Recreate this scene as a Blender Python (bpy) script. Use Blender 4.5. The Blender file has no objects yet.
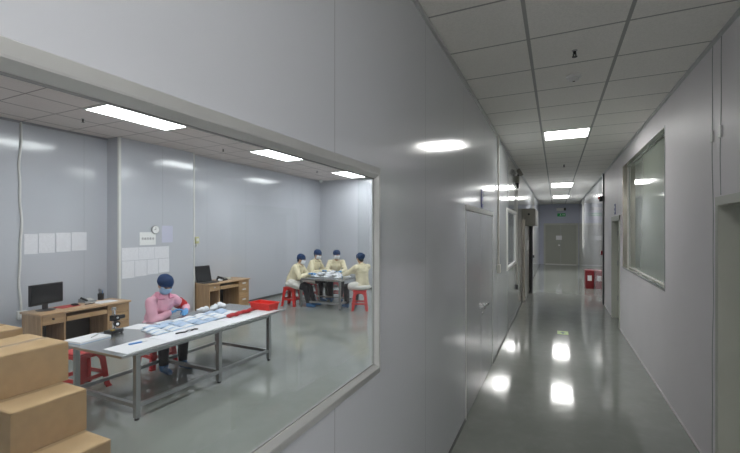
import bpy, bmesh, math, random
from mathutils import Vector, Matrix
random.seed(7)
PI = math.pi
SC = bpy.context.scene
COL = SC.collection

# ------------------------------------------------------------------ camera, world, exposure
YAW = 25.104
cam_d = bpy.data.cameras.new('camera')
cam = bpy.data.objects.new('camera', cam_d)
COL.objects.link(cam)
cam.location = (0, 0, 1.75)
cam.rotation_euler = (PI / 2, 0, math.radians(YAW))
cam_d.sensor_width = 36
cam_d.lens = 36 * 397 / 740
cam_d.shift_y = 4 / 740
cam_d.clip_start = 0.05
SC.camera = cam
w = bpy.data.worlds.new('world')
SC.world = w
w.use_nodes = True
w.node_tree.nodes['Background'].inputs[0].default_value = (0.5, 0.52, 0.56, 1)
w.node_tree.nodes['Background'].inputs[1].default_value = 0.02
SC.view_settings.view_transform = 'Standard'
SC.view_settings.look = 'None'
SC.view_settings.gamma = 1
SC.view_settings.exposure = 0.0
SC.view_settings.use_curve_mapping = False
ROOM_LAMP = 17.0        # luminance of the workroom panels
HALL_LAMP = 27.0        # luminance of the corridor panels


# ------------------------------------------------------------------ materials
def lin(c):
    return tuple(((v / 255) / 12.92 if v / 255 <= .04045 else ((v / 255 + .055) / 1.055) ** 2.4) for v in c) + (1,)


class NT:
    def __init__(s, name):
        s.m = bpy.data.materials.new(name)
        s.m.use_nodes = True
        s.t = s.m.node_tree
        s.b = s.t.nodes['Principled BSDF']

    def n(s, typ, **kw):
        nd = s.t.nodes.new(typ)
        for k, v in kw.items():
            setattr(nd, k, v)
        return nd

    def l(s, a, b):
        s.t.links.new(a, b)

    def math(s, op, a, b=None):
        nd = s.n('ShaderNodeMath', operation=op)
        for i, v in enumerate((a, b)):
            if v is None:
                continue
            if isinstance(v, (int, float)):
                nd.inputs[i].default_value = v
            else:
                s.l(v, nd.inputs[i])
        return nd.outputs[0]

    def mix(s, fac, a, b):
        nd = s.n('ShaderNodeMix', data_type='RGBA')
        for i, v in ((0, fac), (6, a), (7, b)):
            if isinstance(v, (int, float, tuple)):
                nd.inputs[i].default_value = v
            else:
                s.l(v, nd.inputs[i])
        return nd.outputs[2]

    def coord(s):
        if not hasattr(s, '_c'):
            s._c = s.n('ShaderNodeTexCoord').outputs['Object']
        return s._c

    def noise(s, scale, detail=3, rough=.5, stretch=None):
        nd = s.n('ShaderNodeTexNoise')
        nd.inputs['Scale'].default_value = scale
        nd.inputs['Detail'].default_value = detail
        nd.inputs['Roughness'].default_value = rough
        c = s.coord()
        if stretch:
            mp = s.n('ShaderNodeMapping')
            mp.inputs['Scale'].default_value = stretch
            s.l(c, mp.inputs[0])
            c = mp.outputs[0]
        s.l(c, nd.inputs['Vector'])
        return nd.outputs[0]

    def ramp(s, fac, lo, hi, a=0.0, b=1.0):
        nd = s.n('ShaderNodeMapRange')
        s.l(fac, nd.inputs[0])
        nd.inputs[1].default_value = lo
        nd.inputs[2].default_value = hi
        nd.inputs[3].default_value = a
        nd.inputs[4].default_value = b
        return nd.outputs[0]

    def bump(s, h, strength=.2, dist=.01):
        nd = s.n('ShaderNodeBump')
        nd.inputs['Strength'].default_value = strength
        nd.inputs['Distance'].default_value = dist
        s.l(h, nd.inputs['Height'])
        s.l(nd.outputs[0], s.b.inputs['Normal'])


def mat(name, rgb, rough=.5, metal=0, var=.06, scale=6, spec=.5, bump=0, bscale=60, coat=0, stretch=None, emit=0):
    """Plain painted / plastic / metal surface with a little procedural mottling."""
    k = NT(name)
    c = lin(rgb)
    d = tuple(v * (1 - var) for v in c[:3]) + (1,)
    n = k.noise(scale, stretch=stretch)
    k.l(k.mix(k.ramp(n, .35, .65), d, c), k.b.inputs['Base Color'])
    k.b.inputs['Roughness'].default_value = rough
    k.b.inputs['Metallic'].default_value = metal
    k.b.inputs['Specular IOR Level'].default_value = spec
    k.b.inputs['Coat Weight'].default_value = coat
    k.b.inputs['Coat Roughness'].default_value = .08
    if bump:
        k.bump(k.noise(bscale, stretch=stretch), bump, .004)
    if emit:
        k.b.inputs['Emission Color'].default_value = c
        k.b.inputs['Emission Strength'].default_value = emit
    return k.m


def lamp_mat(name, strength, rgb=(250, 252, 255)):
    k = NT(name)
    k.b.inputs['Base Color'].default_value = (.9, .9, .9, 1)
    k.b.inputs['Emission Color'].default_value = lin(rgb)
    k.b.inputs['Emission Strength'].default_value = strength
    return k.m


def panel_wall(name, rgb, axis, pitch, off, rough, coat, spec=.5, seam=.72):
    """Sandwich-panel wall: joints at a fixed pitch along one axis."""
    k = NT(name)
    sep = k.n('ShaderNodeSeparateXYZ')
    k.l(k.coord(), sep.inputs[0])
    a = sep.outputs[axis]
    fr = k.math('FRACT', k.math('DIVIDE', k.math('SUBTRACT', a, off), pitch))
    dd = k.math('ABSOLUTE', k.math('SUBTRACT', fr, .5))
    line = k.math('GREATER_THAN', dd, .5 - .003 / pitch)
    c = lin(rgb)
    base = k.mix(k.ramp(k.noise(.8, 2), .3, .7), tuple(v * .96 for v in c[:3]) + (1,), c)
    k.l(k.mix(line, base, tuple(v * seam for v in c[:3]) + (1,)), k.b.inputs['Base Color'])
    k.l(k.ramp(k.noise(1.5, 3), .3, .7, rough * .9, rough * 1.15), k.b.inputs['Roughness'])
    k.b.inputs['Specular IOR Level'].default_value = spec
    k.b.inputs['Coat Weight'].default_value = coat
    k.b.inputs['Coat Roughness'].default_value = .12
    k.bump(k.math('ADD', k.noise(2.2, 1), k.math('MULTIPLY', line, -.6)), .06, .02)
    return k.m


def tile_ceiling(name, rgb, x0, y0, p, pw, line_rgb, tint):
    k = NT(name)
    sep = k.n('ShaderNodeSeparateXYZ')
    k.l(k.coord(), sep.inputs[0])
    masks = []
    for i, o, q, ww in ((0, x0, p, .012), (1, y0, pw, .008)):
        fr = k.math('FRACT', k.math('DIVIDE', k.math('SUBTRACT', sep.outputs[i], o), q))
        dd = k.math('ABSOLUTE', k.math('SUBTRACT', fr, .5))
        masks.append(k.math('GREATER_THAN', dd, .5 - ww / q))
    line = k.math('MAXIMUM', *masks)
    c = lin(rgb)
    speck = k.noise(90, 4, .7)
    tone = k.noise(.9, 2)
    base = k.mix(k.ramp(speck, .35, .6), tuple(v * .9 for v in c[:3]) + (1,), c)
    base = k.mix(k.ramp(tone, .4, .7, 0, .35), base, lin(tint))
    k.l(k.mix(line, base, lin(line_rgb)), k.b.inputs['Base Color'])
    k.b.inputs['Roughness'].default_value = .75
    k.b.inputs['Specular IOR Level'].default_value = .25
    k.bump(k.math('SUBTRACT', speck, k.math('MULTIPLY', line, 2)), .15, .006)
    return k.m


def wood(name, a, b, axis=1):
    k = NT(name)
    st = [14, 14, 14]
    st[axis] = 1.2
    n = k.noise(2.2, 5, .6, tuple(st))
    k.l(k.mix(k.ramp(n, .3, .7), lin(a), lin(b)), k.b.inputs['Base Color'])
    k.b.inputs['Roughness'].default_value = .38
    k.bump(n, .08, .003)
    return k.m


def glass(name, tint=(.95, .97, .96, 1), ior=1.5):
    k = NT(name)
    t = k.n('ShaderNodeBsdfTransparent')
    t.inputs[0].default_value = tint
    g = k.n('ShaderNodeBsdfGlossy')
    g.inputs['Roughness'].default_value = .01
    fr = k.n('ShaderNodeFresnel')
    bf = k.n('ShaderNodeNewGeometry').outputs['Backfacing']
    k.l(k.ramp(bf, 0, 1, ior, 1 / ior), fr.inputs[0])      # same reflectance on both faces of the sheet
    mx = k.n('ShaderNodeMixShader')
    k.l(fr.outputs[0], mx.inputs[0])
    k.l(t.outputs[0], mx.inputs[1])
    k.l(g.outputs[0], mx.inputs[2])
    k.l(mx.outputs[0], k.t.nodes['Material Output'].inputs[0])
    return k.m


def floor_mat(name, rgb, rough):
    k = NT(name)
    c = lin(rgb)
    n1 = k.noise(1.3, 6, .65)
    n2 = k.noise(9, 4, .6)
    base = k.mix(k.ramp(n1, .3, .7), tuple(v * .84 for v in c[:3]) + (1,), c)
    base = k.mix(k.ramp(n2, .5, .75, 0, .25), base, tuple(min(1, v * 1.2) for v in c[:3]) + (1,))
    k.l(base, k.b.inputs['Base Color'])
    k.l(k.ramp(n2, .3, .7, rough * .8, rough * 1.3), k.b.inputs['Roughness'])
    k.b.inputs['Specular IOR Level'].default_value = .5
    k.b.inputs['Specular IOR Level'].default_value = .38
    k.b.inputs['Coat Weight'].default_value = .1
    k.b.inputs['Coat Roughness'].default_value = .05
    k.bump(n1, .05, .03)
    return k.m


def paper_mat(name, rgb, ink=.75, rows=26, axis=2):
    """Sheet with faint grey lines nobody can read."""
    k = NT(name)
    sep = k.n('ShaderNodeSeparateXYZ')
    k.l(k.n('ShaderNodeTexCoord').outputs['Generated'], sep.inputs[0])
    fr = k.math('FRACT', k.math('MULTIPLY', sep.outputs[axis], rows))
    line = k.math('GREATER_THAN', fr, .6)
    gap = k.math('GREATER_THAN', k.noise(45, 2), .47)
    c = lin(rgb)
    k.l(k.mix(k.math('MULTIPLY', k.math('MULTIPLY', line, gap), .6), c, tuple(v * ink for v in c[:3]) + (1,)), k.b.inputs['Base Color'])
    k.b.inputs['Roughness'].default_value = .7
    return k.m


M = {}
M['wall_room'] = panel_wall('workroom_wall_paint', (200, 203, 211), 1, 1.18, 3.873, .13, .45)
M['wall_side'] = panel_wall('workroom_side_paint', (202, 205, 213), 0, 1.18, -6.6, .14, .4)
M['wall_hall'] = panel_wall('corridor_partition_paint', (212, 216, 221), 1, 1.15, 1.30, .11, .5)
M['wall_mauve'] = mat('corridor_right_wall_paint', (236, 232, 235), .5, var=.04, scale=1, spec=.4)
M['wall_far'] = panel_wall('corridor_far_panel_paint', (212, 214, 220), 1, 1.15, 10.9, .08, .5)
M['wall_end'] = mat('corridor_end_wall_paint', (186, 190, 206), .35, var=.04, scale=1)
M['floor'] = floor_mat('grey_epoxy_floor', (150, 154, 149), .085)
M['ceil_room'] = tile_ceiling('workroom_ceiling_tiles', (232, 222, 218), -5.5, 3.04, .6, .6, (150, 140, 136), (226, 212, 208))
M['ceil_hall'] = tile_ceiling('corridor_ceiling_tiles', (246, 244, 238), -.178, 3.03, .6, .58, (172, 172, 168), (240, 237, 230))
M['lamp_room'] = lamp_mat('workroom_lamp_diffuser', ROOM_LAMP)
M['lamp_hall'] = lamp_mat('corridor_lamp_diffuser', HALL_LAMP, (254, 253, 250))
M['alu'] = mat('satin_aluminium', (206, 208, 206), .3, .4, var=.05, scale=3)
M['white_paint'] = mat('white_enamel', (226, 226, 222), .4)
M['white_plastic'] = mat('white_plastic', (228, 228, 226), .35)
M['steel'] = mat('brushed_steel', (196, 198, 198), .24, .9, var=.12, scale=12, stretch=(1, 12, 1))
M['steel_dark'] = mat('grey_steel_tube', (172, 174, 174), .35, .75, var=.1)
M['chrome'] = mat('chrome', (225, 226, 228), .12, 1, var=.03)
M['door_paint'] = panel_wall('corridor_door_paint', (182, 184, 187), 1, 50, 25, .22, .5)
M['door_green'] = mat('grey_green_door_paint', (170, 172, 160), .35, var=.05, scale=2)
M['jamb_green'] = mat('grey_green_frame_paint', (192, 194, 184), .4, var=.05, scale=2)
M['base'] = mat('dark_grey_joint', (96, 98, 98), .5)
M['kraft'] = mat('kraft_cardboard', (192, 159, 118), .8, var=.1, scale=14, spec=.2, bump=.1, bscale=120)
M['kraft_in'] = mat('kraft_flap', (198, 167, 126), .75, var=.1, scale=9, spec=.25)
M['tape'] = mat('clear_packing_tape', (186, 158, 120), .2, var=.1, spec=.6)
M['red'] = mat('red_plastic', (214, 46, 46), .33, var=.08)
M['tray_red'] = mat('bright_red_plastic', (236, 48, 40), .35, var=.06)
M['dark_red'] = mat('crimson_bag', (190, 26, 36), .45, var=.15, scale=25, bump=.3, bscale=30)
M['fire_red'] = mat('fire_box_red', (132, 14, 24), .35)
M['black'] = mat('black_plastic', (22, 22, 25), .35)
M['screen'] = mat('black_screen', (14, 15, 19), .15, spec=.6)
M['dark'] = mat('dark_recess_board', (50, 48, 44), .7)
M['wood'] = wood('light_oak_laminate', (168, 134, 98), (204, 170, 128))
M['wood_top'] = wood('oak_desktop_laminate', (176, 142, 108), (208, 176, 138))
M['wood_v'] = wood('upright_oak_laminate', (160, 126, 92), (198, 164, 124), 2)
M['paper'] = mat('white_paper', (234, 234, 238), .7, var=.03)
M['paper_text'] = paper_mat('printed_sheet', (240, 240, 246))
M['sign_white'] = mat('white_sign_board', (244, 244, 244), .5, var=.02)
M['ink'] = mat('grey_ink', (90, 92, 100), .6)
M['blue'] = mat('blue_plastic', (70, 140, 215), .4)
M['skin'] = mat('skin', (205, 160, 132), .5, var=.08, scale=20)
M['eye'] = mat('dark_eye', (28, 22, 20), .25)
M['hair'] = mat('black_hair', (26, 22, 22), .5, var=.3, scale=60)
M['pink'] = mat('pink_work_coat', (240, 184, 202), .8, var=.12, scale=14, spec=.2, bump=.35, bscale=22)
M['pink_dark'] = mat('pink_coat_collar', (226, 154, 178), .8, var=.1, spec=.2)
M['cream'] = mat('cream_work_coat', (248, 238, 206), .85, var=.12, scale=14, spec=.2, bump=.35, bscale=22)
M['cream_dark'] = mat('cream_coat_collar', (228, 216, 182), .85, var=.1, spec=.2)
M['hem_white'] = mat('white_coat_hem', (238, 236, 230), .85, var=.08, spec=.2)
M['cap_blue'] = mat('dark_blue_bouffant_cap', (30, 64, 110), .75, var=.35, scale=30, spec=.25, bump=.6, bscale=45)
M['glove'] = mat('blue_nitrile_glove', (96, 168, 226), .45, var=.12, scale=30)
M['shoe'] = mat('blue_shoe_cover', (64, 120, 176), .6, var=.2, scale=30, bump=.4, bscale=40)
M['trouser'] = mat('black_trousers', (34, 34, 40), .85, var=.2, scale=20, spec=.2)
M['mask_blue'] = mat('pale_blue_mask_fabric', (164, 196, 230), .75, var=.12, scale=40, spec=.2)
M['mask_pale'] = mat('powder_blue_mask_fabric', (196, 214, 238), .75, var=.1, scale=40, spec=.2)
M['mask_white'] = mat('white_mask_fabric', (240, 243, 248), .75, var=.06, scale=40, spec=.2)
M['armband'] = mat('red_armband', (206, 30, 34), .7)
M['glass'] = glass('clear_glass')
M['film_glass'] = mat('grey_green_filmed_glass', (138, 146, 134), .06, var=.08, scale=.7, spec=.6)
M['green_sign'] = mat('lit_green_sign', (36, 150, 84), .4, emit=.1)
M['green_floor'] = mat('yellow_green_floor_sticker', (150, 186, 92), .4)
M['plate_blue'] = mat('violet_blue_plate', (92, 96, 160), .35)
M['cable'] = mat('off_white_trunking', (214, 212, 204), .45)
M['machine'] = mat('stainless_door_steel', (150, 146, 136), .3, .7, var=.1, scale=5, stretch=(1, 1, .2))
M['housing'] = mat('grey_housing_paint', (150, 148, 138), .45)


# ------------------------------------------------------------------ mesh helpers
def tag(o, label=None, cat=None, group=None, kind=None):
    for k, v in (('label', label), ('category', cat), ('group', group), ('kind', kind)):
        if v:
            o[k] = v
    return o


def empty(name, label, cat, loc=(0, 0, 0), rz=0, group=None):
    o = bpy.data.objects.new(name, None)
    COL.objects.link(o)
    o.empty_display_size = .1
    o.location = loc
    o.rotation_euler = (0, 0, rz)
    return tag(o, label, cat, group)


class MB:
    def __init__(s):
        s.bm = bmesh.new()

    def _xf(s, vs, m):
        bmesh.ops.transform(s.bm, matrix=m, verts=vs)

    def box(s, x0, x1, y0, y1, z0, z1, bev=0, m=None, seg=2):
        r = bmesh.ops.create_cube(s.bm, size=1)
        vs = r['verts']
        s._xf(vs, Matrix.Translation(((x0 + x1) / 2, (y0 + y1) / 2, (z0 + z1) / 2)) @ Matrix.Diagonal((x1 - x0, y1 - y0, z1 - z0, 1)))
        if bev:
            es = list({e for v in vs for e in v.link_edges})
            q = bmesh.ops.bevel(s.bm, geom=es, offset=bev, segments=seg, profile=.5, affect='EDGES', clamp_overlap=True)
            vs = list({v for f in q['faces'] for v in f.verts} | {v for v in vs if v.is_valid})
        if m is not None:
            s._xf(vs, m)
        return s

    def cyl(s, p0, p1, r0, r1=None, seg=16, caps=True):
        p0, p1 = Vector(p0), Vector(p1)
        r1 = r0 if r1 is None else r1
        d = p1 - p0
        r = bmesh.ops.create_cone(s.bm, cap_ends=caps, segments=seg, radius1=r0, radius2=r1, depth=d.length)
        q = d.to_track_quat('Z', 'Y').to_matrix().to_4x4()
        s._xf(r['verts'], Matrix.Translation((p0 + p1) / 2) @ q)
        return s

    def ball(s, c, rad, rot=None, seg=16):
        r = bmesh.ops.create_uvsphere(s.bm, u_segments=seg, v_segments=max(6, seg // 2), radius=1)
        if isinstance(rad, (int, float)):
            rad = (rad,) * 3
        m = Matrix.Translation(c) @ (rot.to_4x4() if rot else Matrix()) @ Matrix.Diagonal((*rad, 1))
        s._xf(r['verts'], m)
        return s

    def capsule(s, p0, r0, p1, r1, seg=12):
        p0, p1 = Vector(p0), Vector(p1)
        s.cyl(p0, p1, r0, r1, seg)
        s.ball(p0, r0, seg=seg)
        s.ball(p1, r1, seg=seg)
        return s

    def path(s, pts, r, seg=8):
        if len(pts) > 8:                       # one swept tube
            P = [Vector(p) for p in pts]
            closed = (P[0] - P[-1]).length < 1e-6
            rings = []
            for i, p in enumerate(P):
                t = (P[min(i + 1, len(P) - 1)] - P[max(i - 1, 0)]).normalized()
                a = t.cross(Vector((0, 1, 0)) if abs(t.z) > .9 else Vector((0, 0, 1))).normalized()
                c = t.cross(a)
                rings.append([s.bm.verts.new(p + (a * math.cos(2 * PI * k / seg) + c * math.sin(2 * PI * k / seg)) * r) for k in range(seg)])
            for a, c in zip(rings, rings[1:]):
                for k in range(seg):
                    s.bm.faces.new((a[k], a[(k + 1) % seg], c[(k + 1) % seg], c[k]))
            if not closed:
                s.bm.faces.new(rings[0][::-1])
                s.bm.faces.new(rings[-1])
            return s
        for a, b in zip(pts, pts[1:]):
            s.cyl(a, b, r, seg=seg)
        for p in pts[1:-1]:
            s.ball(p, r, seg=seg)
        return s

    def lathe(s, prof, c=(0, 0, 0), seg=24, m=None):
        """prof: list of (radius, z)."""
        rings = []
        vs = []
        for r, z in prof:
            ring = [s.bm.verts.new((c[0] + r * math.cos(2 * PI * i / seg), c[1] + r * math.sin(2 * PI * i / seg), c[2] + z)) for i in range(seg)]
            rings.append(ring)
            vs += ring
        for a, b in zip(rings, rings[1:]):
            for i in range(seg):
                s.bm.faces.new((a[i], a[(i + 1) % seg], b[(i + 1) % seg], b[i]))
        s.bm.faces.new(rings[0][::-1])
        s.bm.faces.new(rings[-1])
        if m is not None:
            s._xf(vs, m)
        return s

    def prism(s, poly, v0, v1):
        """loft between two polygons given as 3-D point lists of one length."""
        a = [s.bm.verts.new(p) for p in v0]
        b = [s.bm.verts.new(p) for p in v1]
        n = len(a)
        s.bm.faces.new(a[::-1])
        s.bm.faces.new(b)
        for i in range(n):
            s.bm.faces.new((a[i], a[(i + 1) % n], b[(i + 1) % n], b[i]))
        return s

    def grid(s, f, nu, nv):
        vs = [[s.bm.verts.new(f(u / nu, v / nv)) for v in range(nv + 1)] for u in range(nu + 1)]
        for i in range(nu):
            for j in range(nv):
                s.bm.faces.new((vs[i][j], vs[i + 1][j], vs[i + 1][j + 1], vs[i][j + 1]))
        return s

    def build(s, name, m, parent=None, smooth=False, thick=0, loc=None):
        bmesh.ops.recalc_face_normals(s.bm, faces=s.bm.faces)
        me = bpy.data.meshes.new(name)
        s.bm.to_mesh(me)
        s.bm.free()
        me.materials.append(m if not isinstance(m, str) else M[m])
        if smooth:
            me.polygons.foreach_set('use_smooth', [True] * len(me.polygons))
            if smooth != 'all':
                me.set_sharp_from_angle(angle=math.radians(38))
        o = bpy.data.objects.new(name, me)
        COL.objects.link(o)
        if parent is not None:
            o.parent = parent
        if loc is not None:
            o.location = loc
        if thick:
            md = o.modifiers.new('thickness', 'SOLIDIFY')
            md.thickness = thick
            md.offset = 0
        return o


def struct(o):
    o['kind'] = 'structure'
    return o


def dup(root, loc, rz=None, label=None, group=None, name=None):
    r = root.copy()
    COL.objects.link(r)
    r.location = loc
    if rz is not None:
        r.rotation_euler = (0, 0, rz)
    if label:
        r['label'] = label
    if group:
        r['group'] = group
    for ch in list(root.children):
        c = ch.copy()
        COL.objects.link(c)
        c.parent = r
        for g in list(ch.children):
            d = g.copy()
            COL.objects.link(d)
            d.parent = c
    return r


def slab(name, m, axis, at, thick, u0, u1, z0, z1, holes=()):
    """Wall slab perpendicular to x (axis 0) or y (axis 1) with rectangular openings; only its skin is meshed."""
    us = sorted({u0, u1, *[h[0] for h in holes], *[h[1] for h in holes]})
    zs = sorted({z0, z1, *[h[2] for h in holes], *[h[3] for h in holes]})
    us = [u for u in us if u0 <= u <= u1]
    zs = [z for z in zs if z0 <= z <= z1]

    def solid(i, j):
        if not (0 <= i < len(us) - 1 and 0 <= j < len(zs) - 1):
            return False
        cu, cz = (us[i] + us[i + 1]) / 2, (zs[j] + zs[j + 1]) / 2
        return not any(h[0] < cu < h[1] and h[2] < cz < h[3] for h in holes)
    b = MB()
    a0, a1 = at, at + thick

    def P(a, u, z):
        return (a, u, z) if axis == 0 else (u, a, z)

    def q(*pts):
        b.bm.faces.new([b.bm.verts.new(p) for p in pts])
    for i in range(len(us) - 1):
        for j in range(len(zs) - 1):
            if not solid(i, j):
                continue
            ua, ub, za, zb = us[i], us[i + 1], zs[j], zs[j + 1]
            q(P(a0, ua, za), P(a0, ub, za), P(a0, ub, zb), P(a0, ua, zb))
            q(P(a1, ua, za), P(a1, ub, za), P(a1, ub, zb), P(a1, ua, zb))
            if not solid(i - 1, j): q(P(a0, ua, za), P(a1, ua, za), P(a1, ua, zb), P(a0, ua, zb))
            if not solid(i + 1, j): q(P(a0, ub, za), P(a1, ub, za), P(a1, ub, zb), P(a0, ub, zb))
            if not solid(i, j - 1): q(P(a0, ua, za), P(a1, ua, za), P(a1, ub, za), P(a0, ub, za))
            if not solid(i, j + 1): q(P(a0, ua, zb), P(a1, ua, zb), P(a1, ub, zb), P(a0, ub, zb))
    bmesh.ops.remove_doubles(b.bm, verts=b.bm.verts, dist=1e-5)
    return struct(b.build(name, m))


# ------------------------------------------------------------------ the setting
HX0, HX1 = -.756, 1.03          # corridor walls
HC, RC = 3.106, 3.318           # ceilings: corridor, workroom
YB, YE = -6.0, 22.6             # corridor ends
RX = -6.95                      # workroom back wall
RYE = 10.75                     # workroom side wall
PT = .03                        # partition thickness

struct(MB().box(RX - .1, 1.6, YB - .1, YE + .1, -.1, 0).build('floor', 'floor'))
struct(MB().box(HX0 - .02, HX1 + .3, YB - .1, YE + .1, HC, HC + .08).build('ceiling', 'ceil_hall'))
struct(MB().box(RX - .1, HX0 - PT + .005, YB - .1, RYE + .1, RC, RC + .08).build('ceiling_workroom', 'ceil_room'))

W1 = (-.7, 1.661, 1.136, 1.990)     # workroom viewing window
D2 = (3.70, 5.38, 0, 1.94)          # double door
W3 = (7.11, 8.72, 1.11, 2.09)
slab('wall_left', 'wall_hall', 0, HX0 - PT, PT, YB, YE, 0, RC + .08, ((W1[0] - .045, W1[1] + .045, W1[2] - .04, W1[3] + .04), D2, W3))
W2 = (5.06, 7.93, 1.135, 2.835)
D1 = (2.62, 3.60, 0, 1.975)
D4 = (8.30, 9.36, 0, 1.975)
slab('wall_right', 'wall_mauve', 0, HX1, .16, YB, 10.85, 0, HC, (W2, D1, D4))
slab('wall_right_far', 'wall_far', 0, HX1 + .01, .16, 10.85, YE, 0, HC)
struct(MB().box(HX1 - .03, HX1 + .16, 10.80, 10.98, 0, HC).build('trim_1', mat('dark_grey_post', (74, 76, 78), .35)))
slab('wall_end', 'wall_end', 1, YE, .12, HX0 - PT, HX1 + .17, 0, HC)
slab('wall_behind', 'wall_mauve', 1, YB - .1, .1, RX, HX1 + .17, 0, RC)
struct(MB().box(RX - .1, RX, YB, 4.24, 0, RC).build('wall_back', 'wall_room'))
struct(MB().box(RX - .1, -6.63, 4.24, 5.77, 0, RC).build('wall_back_projecting', 'wall_room'))
struct(MB().box(RX - .1, -6.785, 5.77, RYE + .1, 0, RC).build('wall_back_recessed', 'wall_room'))
struct(MB().box(RX, HX0 - PT, RYE, RYE + .1, 0, RC).build('wall_side', 'wall_side'))
# corner trims of the projecting panel
struct(MB().box(-6.66, -6.622, 4.228, 4.272, 0, RC, .004).build('trim_2', 'white_paint'))
struct(MB().box(-6.66, -6.622, 5.745, 5.778, 0, RC, .004).build('trim_3', 'white_paint'))
struct(MB().box(-6.785, -6.772, 5.78, RYE, 0, .05).build('baseboard_back', 'base'))
struct(MB().box(-6.78, -.86, RYE - .012, RYE, 0, .05).build('baseboard_side', 'base'))
for nm, a, b in (('baseboard_left', YB, D2[0] - .03), ('baseboard_left_far', D2[1] + .03, YE)):
    struct(MB().box(HX0, HX0 + .006, a, b, 0, .025).build(nm, 'base'))
for nm, a, b in (('baseboard_right', D1[1] + .002, D4[0]), ('baseboard_right_far', D4[1], 10.8)):
    struct(MB().box(HX1 - .005, HX1, a, b, 0, .02).build(nm, 'wall_mauve'))
# corridor ceiling edge angle
struct(MB().box(HX0, HX0 + .022, YB, YE, HC - .022, HC).build('trim_4', 'alu'))
struct(MB().box(HX1 - .022, HX1, YB, YE, HC - .022, HC).build('trim_5', 'alu'))
struct(MB().box(RX, RX + .022, YB, 4.24, RC - .03, RC).build('trim_6', mat('grey_ceiling_angle', (150, 150, 156), .4)))


def bar_frame(name, prof, u0, u1, z0, z1, x, parent, m):
    """Mitred picture-frame moulding in the plane X = x. prof: (distance in from the outer edge, proud of the wall)."""
    root_bars = []
    C = [(u0, z0, 1, 1), (u1, z0, -1, 1), (u1, z1, -1, -1), (u0, z1, 1, -1)]
    for k in range(4):
        a, c = C[k], C[(k + 1) % 4]
        b = MB()
        ends = [[(x + p, q[0] + q[2] * d, q[1] + q[3] * d) for d, p in prof] for q in (a, c)]
        b.prism(None, ends[0], ends[1])
        root_bars.append(b.build(name, m, parent))
    return root_bars


# window 1: the viewing window into the workroom, with its proud mitred moulding
win = struct(empty('window_1', None, None))
bar_frame('window_frame', [(0, .001), (.004, .009), (.032, .018), (.037, .018), (.053, .003), (.053, -.012), (.0, -.012)],
          W1[0] - .053, W1[1] + .053, W1[2] - .053, W1[3] + .053, HX0, win, 'alu')
MB().box(HX0 - .014, HX0 - .008, W1[0] + .001, W1[1] - .001, W1[2] + .001, W1[3] - .001).build('pane', 'glass', win)
bar_frame('glazing_seal', [(0, 0), (.004, 0), (.004, -.006), (0, -.006)], W1[0], W1[1], W1[2], W1[3], HX0 - .001, win, mat('grey_sealant', (150, 152, 150), .6))

# window 2: tall filmed window, right wall
win = struct(empty('window_2', None, None))
MB().box(HX1 + .085, HX1 + .1, W2[0], W2[1], W2[2], W2[3]).build('pane', 'film_glass', win)
b = MB()
b.box(HX1 + .06, HX1 + .086, W2[0], W2[1], W2[2], W2[2] + .014)
b.box(HX1 + .06, HX1 + .086, W2[0], W2[1], W2[3] - .014, W2[3])
b.box(HX1 + .06, HX1 + .086, W2[1] - .014, W2[1], W2[2], W2[3])
b.box(HX1 + .06, HX1 + .086, W2[0], W2[0] + .014, W2[2], W2[3])
b.build('window_frame', 'white_paint', win)
M['reveal'] = mat('polished_reveal_metal', (150, 148, 138), .16, .7, var=.05, scale=3)
b = MB()
b.box(HX1 - .004, HX1 + .085, W2[1] - .008, W2[1] + .0, W2[2], W2[3])
b.box(HX1 - .004, HX1 + .085, W2[0], W2[1], W2[2], W2[2] + .008)
b.box(HX1 - .004, HX1 + .085, W2[0], W2[1], W2[3] - .008, W2[3])
b.build('reveal_lining', 'reveal', win)
MB().box(HX1 - .006, HX1 - .001, W2[0] - .012, W2[0] + .001, W2[2] - .02, W2[3] + .01).build('edge_bead', 'steel_dark', win)
MB().box(HX1 - .006, HX1 - .001, W2[0] - .012, W2[1], W2[2] - .02, W2[2]).build('edge_bead', 'steel_dark', win)

# window 3: small window further down the partition
win = struct(empty('window_3', None, None))
MB().box(HX0 - .02, HX0 - .014, W3[0], W3[1], W3[2], W3[3]).build('pane', 'glass', win)
bar_frame('window_frame', [(0, .001), (.004, .012), (.045, .018), (.062, .004), (.062, -.025), (0, -.025)],
          W3[0] - .05, W3[1] + .05, W3[2] - .05, W3[3] + .05, HX0, win, 'white_paint')

# door 2: flush double door in the partition
dr = struct(empty('door_2', None, None))
mid = 4.50
for a, c in ((D2[0] + .006, mid - .004), (mid + .004, D2[1] - .006)):
    leaf = MB().box(HX0 - .05, HX0 + .004, a, c, .012, D2[3] - .004, .002).build('door_leaf', 'door_paint', dr)
b = MB()
b.box(HX0 - .06, HX0 + .012, D2[0] - .03, D2[1] + .03, D2[3] - .002, D2[3] + .05, .004)
b.build('door_head', 'white_paint', dr)
b = MB()
for y in (D2[0] - .01, D2[1] - .004):
    b.box(HX0 - .05, HX0 + .006, y, y + .014, 0, D2[3] - .002)
b.build('door_jamb', 'alu', dr)
for s in (-1, 1):
    b = MB()
    y = mid + s * .06
    b.cyl((HX0 + .004, y, .92), (HX0 + .012, y, .92), .028)
    b.path([(HX0 + .01, y, .92), (HX0 + .055, y, .92), (HX0 + .058, y + s * .03, .92), (HX0 + .055, y + s * .12, .915)], .011)
    b.build('door_handle', 'chrome', dr, smooth=True)
b = MB()
b.cyl((HX0 + .004, mid + .06, .83), (HX0 + .014, mid + .06, .83), .02)
b.build('door_lock', 'chrome', dr, smooth=True)

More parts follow.
